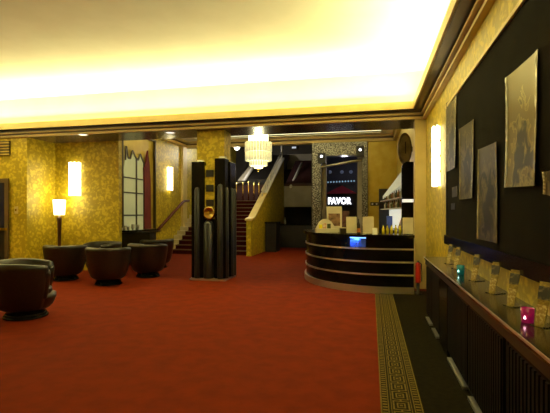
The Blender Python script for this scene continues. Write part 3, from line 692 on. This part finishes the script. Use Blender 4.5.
def menu(px0, px1, py, lab, back, rz, m_=None):
    x, y, d = bar_spot((px0+px1)/2, back); s = m_per_px(d)
    t = thing('menu_stand', lab, 'menu', (x, y, BT), rz, 'pale menu stands on the bar')
    w = (px1-px0)/2*s; hh = (BT-0)*0+(H+(213-py)*d/F)-BT
    b = MB(); b.add([(-w,-0.02,0.012),(w,-0.02,0.012),(w,0.03,hh),(-w,0.03,hh),(-w,-0.012,0.012),(w,-0.012,0.012),(w,0.038,hh),(-w,0.038,hh)],
                    [(0,1,2,3),(4,7,6,5),(0,4,5,1),(1,5,6,2),(2,6,7,3),(3,7,4,0)])
    b.build('sheet', m_ or M['paperwarm'], t)
    MB().box(-w, w, -0.04, 0.05, 0, 0.012).build('foot', M['acrylic'], t)
menu(346.8, 357.2, 216.8, 'pale menu sheet standing left of the orange labelled bottle', 0.22, 0.2)
menu(361.3, 372.3, 216.6, 'pale menu sheet standing right of the orange labelled bottle', 0.22, 0.1)
menu(403, 413.2, 217.6, 'pale menu sheet at the pillar end of the bar', 0.25, -0.05)
x, y, d = bar_spot(359.2, 0.25); s = m_per_px(d)
FB = thing('dark_bottle', 'dark bottle with orange label between two pale menu sheets', 'bottle', (x, y, BT))
MB().lathe([(0.001,0),(1.7*s,0),(1.7*s,9*s),(0.7*s,12*s),(0.7*s,15*s),(0.001,15*s)], 14).build('body', M['blackmatte'], FB)
MB().lathe([(1.75*s,1.5*s),(1.75*s,5.5*s)], 14).build('bottle_label', M['figure'], FB.children[0])
x, y, d = bar_spot(374.6, 0.12); s = m_per_px(d)
o = MB().add([(-2.4*s,-0.03,0),(2.4*s,-0.03,0),(2.4*s,0,6.5*s),(-2.4*s,0,6.5*s),(2.4*s,0.03,0),(-2.4*s,0.03,0)], [(0,1,2,3),(3,2,4,5),(0,5,4,1),(0,3,5),(1,4,2)]).build('tent_card', mat('bright_card', (0.8,0.78,0.68), 0.6)); tag(o, 'small white tent card near the front edge of the bar', 'card', None, (x, y, BT), 0.1)
# yellow juice bottles
yb = None
for k in range(8):
    px = 381.5+k*2.55; x, y, d = bar_spot(px, 0.25); s = m_per_px(d)
    y += 0.03*(k % 2); 
    lab = 'small yellow bottle in the row on the bar'
    if yb is None:
        yb = thing('juice_bottle', 'yellow bottle starting the row, beside the white tent card', 'bottle', (x, y, BT), 0, 'yellow bottles on the bar')
        MB().lathe([(0.001,0),(0.026,0),(0.028,0.1),(0.012,0.15),(0.012,0.17),(0.001,0.17)], 10).build('body', M['yellow'], yb)
        MB().lathe([(0.014,0.17),(0.014,0.19),(0.001,0.19)], 8).build('cap', M['blackmatte'], yb)
    else:
        o = dup(yb, (x, y, BT), 0, ['', 'second yellow bottle of the row from the white tent card', 'third yellow bottle of the row from the white tent card', 'fourth yellow bottle of the row from the white tent card', 'fifth yellow bottle of the row from the white tent card', 'sixth yellow bottle of the row from the white tent card', 'seventh yellow bottle of the row from the white tent card', 'yellow bottle ending the row beside the pillar-end menu sheet'][k])

# ---- back bar along the hall's right wall
na, fa = Vector((0.70, 10.35)), Vector((0.26, 14.6))
dv = (fa-na); LB = dv.length; ang = math.atan2(dv.y, dv.x)
BB = thing('back_bar', 'lit back bar shelving behind the bar counter', 'shelving', (na.x, na.y, 0), ang)
# local x runs away from the camera, local -y is towards the wall on the right
MB().box(0.08, LB, -0.34, -0.02, 0, 1.05).build('base_cabinet', M['black'], BB)
MB().box(0.08, LB, -0.36, 0.0, 1.05, 1.10).build('worktop', M['black'], BB)
ep = [(-0.36, 0), (0.0, 0), (0.0, 2.62), (-0.03, 2.70), (-0.10, 2.74), (-0.30, 2.74), (-0.36, 2.70)]
MB().prism(ep, 'x', 0.0, 0.06).build('end_panel', M['black'], BB)
MB().box(-0.012, -0.001, -0.32, -0.01, 1.80, 1.87).build('painted_reflection', mat('white_reflection', (0.9,0.9,0.85), 0.4, emit=(1.0,0.96,0.85), es=0.8), BB)  # glowing bar that paints a lamp's white reflection on the end panel
MB().box(0.08, LB, -0.35, -0.33, 1.10, 1.66).build('lit_panel', M['backlit'], BB)
MB().box(0.08, LB, -0.35, -0.33, 1.66, 2.25).build('mirror', mat('smoky_mirror', (0.45,0.40,0.26), 0.4, 0.0), BB)
for zz in (1.66, 1.92): MB().box(0.08, LB, -0.33, -0.04, zz, zz+0.025).build('shelf', M['greymetal'], BB)
MB().prism([(0.07, 2.30), (LB, 2.02), (LB, 2.1), (0.07, 2.68)], 'y', -0.35, -0.12).build('canopy', M['canopy'], BB)
MB().box(LB, LB+0.06, -0.36, 0.0, 0, 2.35).build('far_panel', M['blackmatte'], BB)
BB_M = Matrix.Translation((na.x, na.y, 0)) @ Matrix.Rotation(ang, 4, 'Z')
bt = {}
ordn = ['first', 'second', 'third', 'fourth', 'fifth', 'sixth', 'seventh', 'eighth', 'ninth', 'tenth', 'eleventh']
for row, zz in enumerate((1.685, 1.945)):
    for k in range(11):
        key = ('glassgreen', 'glassbrown', 'glassclear')[(k*2+row) % 3]
        p = BB_M @ Vector((0.3+k*0.36, -0.16, zz))
        lab = '%s bottle from the end panel on the %s shelf of the back bar' % (ordn[k], ('lower', 'upper')[row])
        if key not in bt:
            o = MB().lathe([(0.001,0),(0.045,0),(0.045,0.13),(0.016,0.18),(0.016,0.225),(0.001,0.225)], 10).build('liquor_bottle', M[key])
            tag(o, lab, 'bottle', 'bottles on the back bar', p); bt[key] = o
        else:
            o = bt[key].copy(); C.objects.link(o); o.location = p; o['label'] = lab
p = BB_M @ Vector((3.3, -0.2, 1.10)); 
o = MB().box(-0.07,0.07,-0.08,0.08,0,0.36).build('drinks_cooler', mat('blue_lit_print', (0.05,0.08,0.3), 0.4, emit=(0.2,0.35,0.9), es=0.04)); tag(o, 'small blue cooler box at the far end of the back bar', 'cooler', None, p, ang)
p = BB_M @ Vector((1.5, -0.18, 1.10)); 
o = MB().add([(-0.3,-0.05,0),(0.3,-0.05,0),(0,-0.12,0.38),(-0.3,0.0,0),(0.3,0.0,0),(0,-0.08,0.38)], [(0,1,2),(3,5,4),(0,3,4,1),(1,4,5,2),(2,5,3,0)]).build('display_card', M['pinkprint']); tag(o, 'pink pointed display card against the lit back bar panel', 'card', None, p, ang)
# switch plate on the end wall
sx, sz = on_y(374.5, 204, HY)
SW2 = thing('socket_plate', 'black switch plate on the gold wall left of the back bar', 'switch', (sx, HY-0.001, sz))
MB().box(-0.16,0.16,-0.02,0,-0.07,0.07).build('plate', M['blackmatte'], SW2)
for xx in (-0.08, 0.08): MB().box(xx-0.03,xx+0.03,-0.03,-0.021,-0.03,0.03).build('button', M['steel'], SW2)
# oval plaque on the wall above the back bar
pq = thing('oval_plaque', 'oval pewter plaque hung above the back bar beside the pillar', 'plaque', (0.775, 10.6, on_y(404, 149, 10.6)[1]), 0.28)
def oval(rx, rz, y0_, y1_): 
    return MB().prism([(rx*math.cos(2*PI*k/28), rz*math.sin(2*PI*k/28)) for k in range(28)], 'y', y0_, y1_)
oval(0.17, 0.38, -0.05, 0.0).build('rim', M['plaque'], pq, 0.012)
oval(0.125, 0.31, -0.065, -0.051).build('face', mat('plaque_face', (0.30,0.25,0.15), 0.3, 0.4, (0.2,0.16,0.09), 5), pq)
MB().box(-0.012,0.012,-0.075,-0.066,-0.12,0.16).build('relief', M['blackmatte'], pq)
MB().box(0.05, 0.20, 0.0, 0.04, -0.06, 0.06).build('bracket', M['blackmatte'], pq)

# ---- fire extinguisher at the bar end
FE = thing('fire_extinguisher', 'red fire extinguisher standing at the pillar end of the bar', 'extinguisher', (0.875, 8.56, 0))
MB().lathe([(0.001,0.22),(0.048,0.22),(0.05,0.24),(0.05,0.54),(0.04,0.59),(0.02,0.61),(0.001,0.61)], 16).build('cylinder', M['redpaint'], FE)
MB().lathe([(0.001,0.0),(0.075,0.0),(0.075,0.02),(0.03,0.03),(0.03,0.219),(0.001,0.219)], 14).build('stand', M['blackmatte'], FE)
MB().box(-0.012,0.012,-0.07,0.02,0.61,0.64).build('handle', M['blackmatte'], FE)
MB().tube([(0,-0.02,0.625),(0.06,-0.03,0.58),(0.068,-0.02,0.4),(0.065,-0.01,0.25)], 0.009, 6).build('hose', M['blackmatte'], FE)

# ================================================================ NOTICE BOARD AND POSTERS
BX_ = WX-0.055
NB = thing('notice_board', 'long black notice board with thin gold top edge', 'board', (0,0,0))
MB().box(BX_, WX-0.001, 0.9, 6.42, 1.16, 3.02).build('panel', M['board'], NB)
MB().box(BX_-0.02, WX-0.001, 0.9, 6.44, 3.02, 3.055).build('top_edge', M['palegold'], NB)
MB().box(BX_-0.035, BX_-0.001, 0.9, 6.44, 1.12, 1.24).build('bottom_rail', M['black'], NB)
MB().box(BX_-0.012, BX_-0.001, 6.40, 6.44, 1.24, 3.02).build('end_edge', M['blackmatte'], NB)
PX = BX_-0.006
def poster(px0, px1, ytop0, ytop1, ybot0, ybot1, lab, mk):
    a = on_x(px0, ytop0, PX); b_ = on_x(px1, ytop1, PX); c = on_x(px0, ybot0, PX); d = on_x(px1, ybot1, PX)
    yc = (a[0]+b_[0])/2; zc = (a[1]+d[1])/2
    t = thing('poster', lab, 'poster', (PX, yc, zc), 0, 'posters on the notice board')
    W_, N = 10, 12; vs = []; fs = []
    rr = random.Random(int(px0))
    ph = rr.random()*6
    def surf(u, v):
        yt = a[0]*(1-u)+b_[0]*u; zt_ = a[1]*(1-u)+b_[1]*u; zb_ = c[1]*(1-u)+d[1]*u
        bow = -0.009*(0.5+0.5*math.sin(3.5*v+ph+2*u))*(0.3+abs(2*v-1)) - 0.012*(abs(2*u-1)**4)*(0.4+0.6*v)
        return Vector((bow, yt-yc, zt_*(1-v)+zb_*v-zc))
    for s_ in (0, 0.002):
        for j in range(N+1):
            for i in range(W_+1):
                p = surf(i/W_, j/N); vs.append((p.x+s_, p.y, p.z))
    K = (W_+1)*(N+1)
    for j in range(N):
        for i in range(W_):
            q0 = j*(W_+1)+i; fs += [(q0, q0+1, q0+W_+2, q0+W_+1), (K+q0, K+q0+W_+1, K+q0+W_+2, K+q0+1)]
    m_ = MB(); m_.add(vs, fs, 0, True); m_.build('sheet', M[mk], t, fix=False)
    for ua, ub in ((0.0, 0.07), (0.93, 1.0)):        # crinkled pale strips: film glare painted along the poster edges
        e = MB(); vs = []
        for j in range(N+1):
            for u in (ua, (ua+ub)/2, ub):
                p = surf(u, j/N); vs.append((p.x-0.003-(0.006*(j % 2) if u == (ua+ub)/2 else 0), p.y, p.z))
        e.add(vs, [(j*3+i, j*3+i+1, j*3+i+4, j*3+i+3) for j in range(N) for i in range(2)]); e.build('painted_glare', M['edgeglare'], t, fix=False)
    return t
poster(447.4, 456.8, 103, 92, 172, 167, 'narrow silvery poster at the sconce end of the notice board', 'film_a')
poster(460.5, 474.2, 129, 119, 199.5, 198, 'grey portrait poster, second from the wall sconce', 'film_b')
poster(479, 498.6, 149.5, 141.5, 239, 243.5, 'brown two-figure poster hung lowest on the notice board', 'film_c')
poster(507, 538.7, 78, 49, 187.5, 185.5, 'large sepia poster hung high on the notice board', 'film_d')
poster(545.5, 575, 172, 166, 194, 205, 'dim brown poster cut by the right edge of the view', 'film_c')
for px0, px1, ya, yb_, lab in ((452.2, 457.2, 187.5, 196.5, 'small pale card pinned under the silvery poster'), (451.2, 455, 203.5, 209.5, 'tiny grey card pinned below the other small card')):
    a = on_x(px0, ya, BX_-0.002); d = on_x(px1, yb_, BX_-0.002)
    o = MB().box(-0.003, 0.0, -abs(a[0]-d[0])/2, abs(a[0]-d[0])/2, -abs(a[1]-d[1])/2, abs(a[1]-d[1])/2).build('pinned_card', M['film_a'])
    tag(o, lab, 'card', 'cards on the notice board', (BX_-0.001, (a[0]+d[0])/2, (a[1]+d[1])/2))

# ================================================================ SIDEBOARD
TZ = 0.90; SXF = 0.775
WT = thing('long_worktop', 'long dark polished worktop below the notice board', 'worktop', (0,0,0))
MB().box(SXF, WX-0.002, 0.6, 6.72, TZ-0.035, TZ).build('top_slab', M['counter'], WT)
MB().box(SXF-0.006, SXF-0.0005, 0.6, 6.725, TZ-0.014, TZ+0.001).build('metal_edge', M['chrome'], WT)
MB().box(SXF+0.012, SXF+0.045, 0.6, 6.70, TZ-0.105, TZ-0.036).build('apron', M['wood'], WT)
def cab(y0, y1, lab, doors):
    t = thing('sideboard_cabinet', lab, 'cabinet', (0, y0, 0), 0, 'black sideboard cabinets')
    L_ = y1-y0
    MB().box(SXF+0.05, WX-0.004, 0.0, L_, 0.0, TZ-0.037).build('carcass', M['slat'], t)
    for k in range(doors):
        a = 0.03+k*(L_-0.03)/doors; bb = (k+1)*(L_-0.03)/doors-0.005
        d_ = MB(); n = int((bb-a)/0.055)
        d_.box(SXF+0.032, SXF+0.049, a, bb, 0.07, TZ-0.12)
        for i in range(n):
            yy = a+(i+0.5)*(bb-a)/n; d_.box(SXF+0.02, SXF+0.032, yy-0.016, yy+0.016, 0.09, TZ-0.14)
        d_.build('door', M['slat'], t)
        MB().box(SXF+0.005, SXF+0.049, a+0.10, bb-0.06, 0.012, 0.035).build('kick_strip', M['steel'], t)
    return t
cab(5.42, 6.68, 'black slatted cabinet at the far end of the sideboard, nearest the extinguisher', 2)
cab(2.9, 4.88, 'black slatted cabinet in the middle of the sideboard', 2)
cab(0.7, 2.85, 'dark cabinet at the near end of the sideboard', 2)
pl = MB().box(SXF+0.02, WX-0.004, 4.89, 5.41, 0.0, TZ-0.107).build('cabinet_divider', M['black']); tag(pl, 'plain black divider between the slatted sideboard cabinets', 'divider')

# ---- things on the sideboard
def on_top(px, X): return on_x(px, 260, X)[0]
def leaflet(px, X, lab, hh, w, first=[None]):
    y = on_top(px, X)
    rz = -PI/2+0.62
    if first[0] is None:
        t = thing('leaflet_stand', lab, 'leaflet', (X, y, TZ), rz, 'leaflets standing along the sideboard')
        def leaf(z0, z1, off, nm, m_):
            b = MB(); yy = lambda z_: -0.02-z_*0.0+ (z_)*0.25-0.03
            w0 = 0.026; w1 = 0.040; ww = lambda z_: w0+(w1-w0)*z_/0.25
            b.add([(-ww(z0), yy(z0)-off, z0), (ww(z0), yy(z0)-off, z0), (ww(z1), yy(z1)-off, z1), (-ww(z1), yy(z1)-off, z1),
                   (-ww(z0), yy(z0)-off+0.003, z0), (ww(z0), yy(z0)-off+0.003, z0), (ww(z1), yy(z1)-off+0.003, z1), (-ww(z1), yy(z1)-off+0.003, z1)],
                  [(0,1,2,3),(4,7,6,5),(0,4,5,1),(1,5,6,2),(2,6,7,3),(3,7,4,0)])
            b.build(nm, m_, t)
        leaf(0.0, 0.25, 0, 'card', M['cardgold']); leaf(0.15, 0.225, 0.004, 'photo', M['cardphoto']); leaf(0.02, 0.12, 0.004, 'text_block', M['cardspeck'])
        MB().box(-0.05, 0.05, -0.06, 0.05, 0, 0.006).build('foot', M['acrylic'], t)
        first[0] = t
    else:
        dup(first[0], (X, y, TZ), rz, lab)
LX = 1.0
leaflet(451, LX, 'leaflet stand at the far end of the sideboard, first in line', 0.25, 0.1)
leaflet(458.5, LX, 'leaflet stand just before the teal candle glass', 0.25, 0.1)
leaflet(477, LX-0.005, 'leaflet stand just after the teal candle glass', 0.25, 0.1)
leaflet(496, LX-0.01, 'leaflet stand under the brown two-figure poster, mid sideboard', 0.25, 0.1)
leaflet(515, LX-0.015, 'leaflet stand just before the magenta candle glass', 0.25, 0.1)
leaflet(545, LX-0.02, 'leaflet stand past the magenta candle glass, nearest the camera', 0.25, 0.1)
def candle(px, X, lab, mk, fk, s_):
    y = on_top(px, X)
    t = thing('candle_glass', lab, 'candle', (X, y, TZ), 0, 'tealight glasses on the sideboard')
    MB().lathe([(0.001,0),(0.034*s_,0),(0.038*s_,0.085*s_),(0.035*s_,0.085*s_),(0.031*s_,0.008),(0.001,0.008)], 18).build('glass', M[mk], t)
    MB().lathe([(0.001,0.086*s_-0.06*s_),(0.02,0.026*s_),(0.001,0.045*s_)], 10, -0.0405*s_*math.cos(0.9), -0.0405*s_*math.sin(0.9), sx=0.35, sy=0.5).build('flame_glow', M[fk], t.children[0])
candle(460.5, 0.93, 'teal tealight glass on the sideboard', 'teal', 'flameteal', 1.1)
candle(527.5, 0.91, 'magenta tealight glass on the sideboard', 'magenta', 'flamepink', 1.0)

# ================================================================ ARMCHAIRS AND TABLE
def tub_chair(label):
    t = thing('tub_armchair', label, 'armchair', (0,0,0), 0, 'dark leather tub armchairs')
    # shell: flared barrel, open towards +y
    outer = [(0.30, 0.13), (0.36, 0.18), (0.405, 0.30), (0.435, 0.45), (0.455, 0.60), (0.468, 0.72)]
    rim = [(0.475, 0.765), (0.462, 0.80), (0.43, 0.815), (0.385, 0.80), (0.365, 0.76), (0.36, 0.70)]
    inner = [(0.345, 0.55), (0.335, 0.42)]
    b = MB(); half = math.radians(132); n = 30; vs = []; prof = outer+rim+inner; m = len(prof)
    for i in range(n+1):
        a = -PI/2-half+2*half*i/n; e = abs(2*i/n-1); k = 1-0.10*max(0, (e-0.55)/0.45)**1.5     # arms dip a little to the front
        for r, z in prof:
            zz = z if z < 0.3 else 0.3+(z-0.3)*k
            vs.append((r*math.cos(a), r*math.sin(a), zz))
    fs = [(i*m+q_, (i+1)*m+q_, (i+1)*m+q_+1, i*m+q_+1) for i in range(n) for q_ in range(m-1)]
    fs += [tuple(range(m)), tuple(range(n*m+m-1, n*m-1, -1))]
    b.add(vs, fs, 0, True)
    sh = b.build('shell', M['leather'], t)
    # rounded arm fronts
    for s_ in (-1, 1):
        a = -PI/2+s_*half; k = 0.90
        pts = []
        for z in (0.30, 0.42, 0.55, 0.68, 0.745):
            rr = 0.37+0.05*(z-0.3)/0.5
            zz = 0.3+(z-0.3)*k if z >= 0.3 else z
            pts.append((rr*math.cos(a), rr*math.sin(a), zz))
        MB().tube(pts, [0.045, 0.055, 0.06, 0.064, 0.05], 12).build('arm_front', M['leather'], sh)
    MB().lathe([(0.001,0.13),(0.30,0.13),(0.34,0.17),(0.385,0.27),(0.385,0.33),(0.001,0.33)], 28).build('seat_base', M['leather'], t)
    MB().lathe([(0.001,0.331),(0.31,0.331),(0.335,0.36),(0.33,0.41),(0.28,0.44),(0.001,0.45)], 28).build('seat_cushion', M['leatherlight'], t)
    for r0, z0, z1 in ((0.285, 0.0, 0.035), (0.265, 0.036, 0.07), (0.245, 0.071, 0.129)):
        MB().lathe([(0.001,z0),(r0-0.01,z0),(r0,z0+0.008),(r0,z1-0.008),(r0-0.012,z1),(0.001,z1)], 28).build('base_ring', M['black'], t)
    return t
def spot(px, py): 
    d = F*H/(py-213.0); return floor_at(px, py)
tc0 = tub_chair('large tub armchair nearest the camera, cut by the left edge')
x, y = floor_at(26, 316.5); tc0.location = (x, y, 0); tc0.rotation_euler = (0, 0, -0.95); tc0.scale = (1.06, 1.06, 1.03)
def place(px, py, rz, lab):
    x, y = floor_at(px, py); r = dup(tc0, (x, y, 0), rz, lab); r.scale = (1, 1, 1); return r
place(65.5, 279.5, 0.25, 'tub armchair in front of the floor lamp')
place(108.5, 284, 0.25, 'tub armchair seen from behind in the middle of the group')
place(148, 276.5, -0.1, 'tub armchair nearest the column, back to the camera')
place(102, 274.2, PI-0.3, 'tub armchair by the alcove wall facing the lobby, behind the middle one')
place(157, 267.5, 0.9, 'tub armchair half hidden behind the one nearest the column')
# low dark console under the window
CT = thing('console_table', 'black console table below the pointed window', 'table', (0,0,0))
tx0, _ = on_y(116, 232, 11.7); tx1, _ = on_y(152, 232, 11.7); tzz = on_y(134, 231.8, 11.7)[1]
MB().prism([(tx0, tzz-0.02), (tx1, tzz+0.03), (tx1, tzz+0.07), (tx0, tzz+0.02)], 'y', 11.6, 12.1).build('table_top', M['black'], CT)
MB().box(tx0+0.05, tx1-0.05, 11.65, 12.05, 0.05, tzz-0.021).build('cabinet_body', M['blackmatte'], CT)
for xx in (tx0+0.1, tx1-0.1):
    for yy in (11.7, 12.0): MB().box(xx-0.03, xx+0.03, yy-0.03, yy+0.03, 0, 0.049).build('leg', M['blackmatte'], CT)

# ---- added cove on the unseen left wall, holding a fill light
b = MB(); b.box(XL+0.001, XL+0.26, -3.6, BY-0.29, 3.63, 3.655, 1); b.box(XL+0.25, XL+0.285, -3.6, BY-0.29, 3.63, 3.775, 0)
b.box(XL+0.001, XL+0.08, -3.6, BY-0.29, 3.47, 3.629, 1); struct(b.build('trim_added_cove_left', [M['tan'], M['brown']]))
# ================================================================ LIGHT
warm = (1.0, 0.94, 0.44); cream = (1.0, 0.92, 0.48)
area('cove_light_beam', (-5.2, BY-0.14, 3.765), (-(PI-1.0), 0, 0), 12.0, 0.10, 640, warm)
area('cove_light_right', (WX-0.14, 2.8, 3.765), (PI, -1.0, 0), 0.10, 11.6, 320, warm)
area('fill_light_left', (XL+0.14, 2.8, 3.765), (PI, 1.0, 0), 0.10, 11.6, 420, warm)  # unseen fill light added to brighten the alcove walls
area('coffer_light_far', (-3.3, 16.66, 4.75), (-(PI-0.3), 0, 0), 7.4, 0.12, 120, cream)
area('coffer_light_near', (-3.3, 11.2, 4.75), (PI-0.3, 0, 0), 7.4, 0.12, 120, cream)
point('chandelier_bulb', (chx, 13.6, Zc(176)), 40, cream, 0.12)
point('globe_bulb', (gl.location.x+0.1, 19.6, gl.location.z-0.35), 130, (1.0, 0.95, 0.85), 0.12)
point('kiosk_fill', (-1.1, 18.6, 3.6), 20, (0.9, 0.85, 1.0), 0.1)  # fill light added in front of the awning, not one of its bulbs
point('lamp_bulb', (lx, ly_, 1.97), 6, cream, 0.05)
sl = area('bar_blue_strip', (mid[0], mid[1]-0.015, BT-0.085), (0.5, 0, 0.25), 0.38, 0.02, 7.0, (0.12, 0.32, 1.0))

W_ = bpy.data.worlds.new('world'); S.world = W_; W_.use_nodes = True
W_.node_tree.nodes['Background'].inputs['Color'].default_value = (0.5, 0.4, 0.25, 1)
W_.node_tree.nodes['Background'].inputs['Strength'].default_value = 0.02

# ================================================================ CAMERA
cam = bpy.data.cameras.new('camera'); co = bpy.data.objects.new('camera', cam); C.objects.link(co)
co.location = (0, 0, H); co.rotation_euler = (PI/2, 0, YAW)
cam.sensor_width = 36.0; cam.lens = 36.0*F/550.0; cam.shift_y = 6.5/550.0; cam.clip_start = 0.05; cam.clip_end = 100
S.camera = co
S.view_settings.view_transform = 'Standard'; S.view_settings.look = 'None'; S.view_settings.gamma = 1.0
S.view_settings.use_curve_mapping = False
S.view_settings.exposure = 0.0
S.cycles.max_bounces = 8; S.cycles.diffuse_bounces = 5; S.cycles.sample_clamp_indirect = 6.0
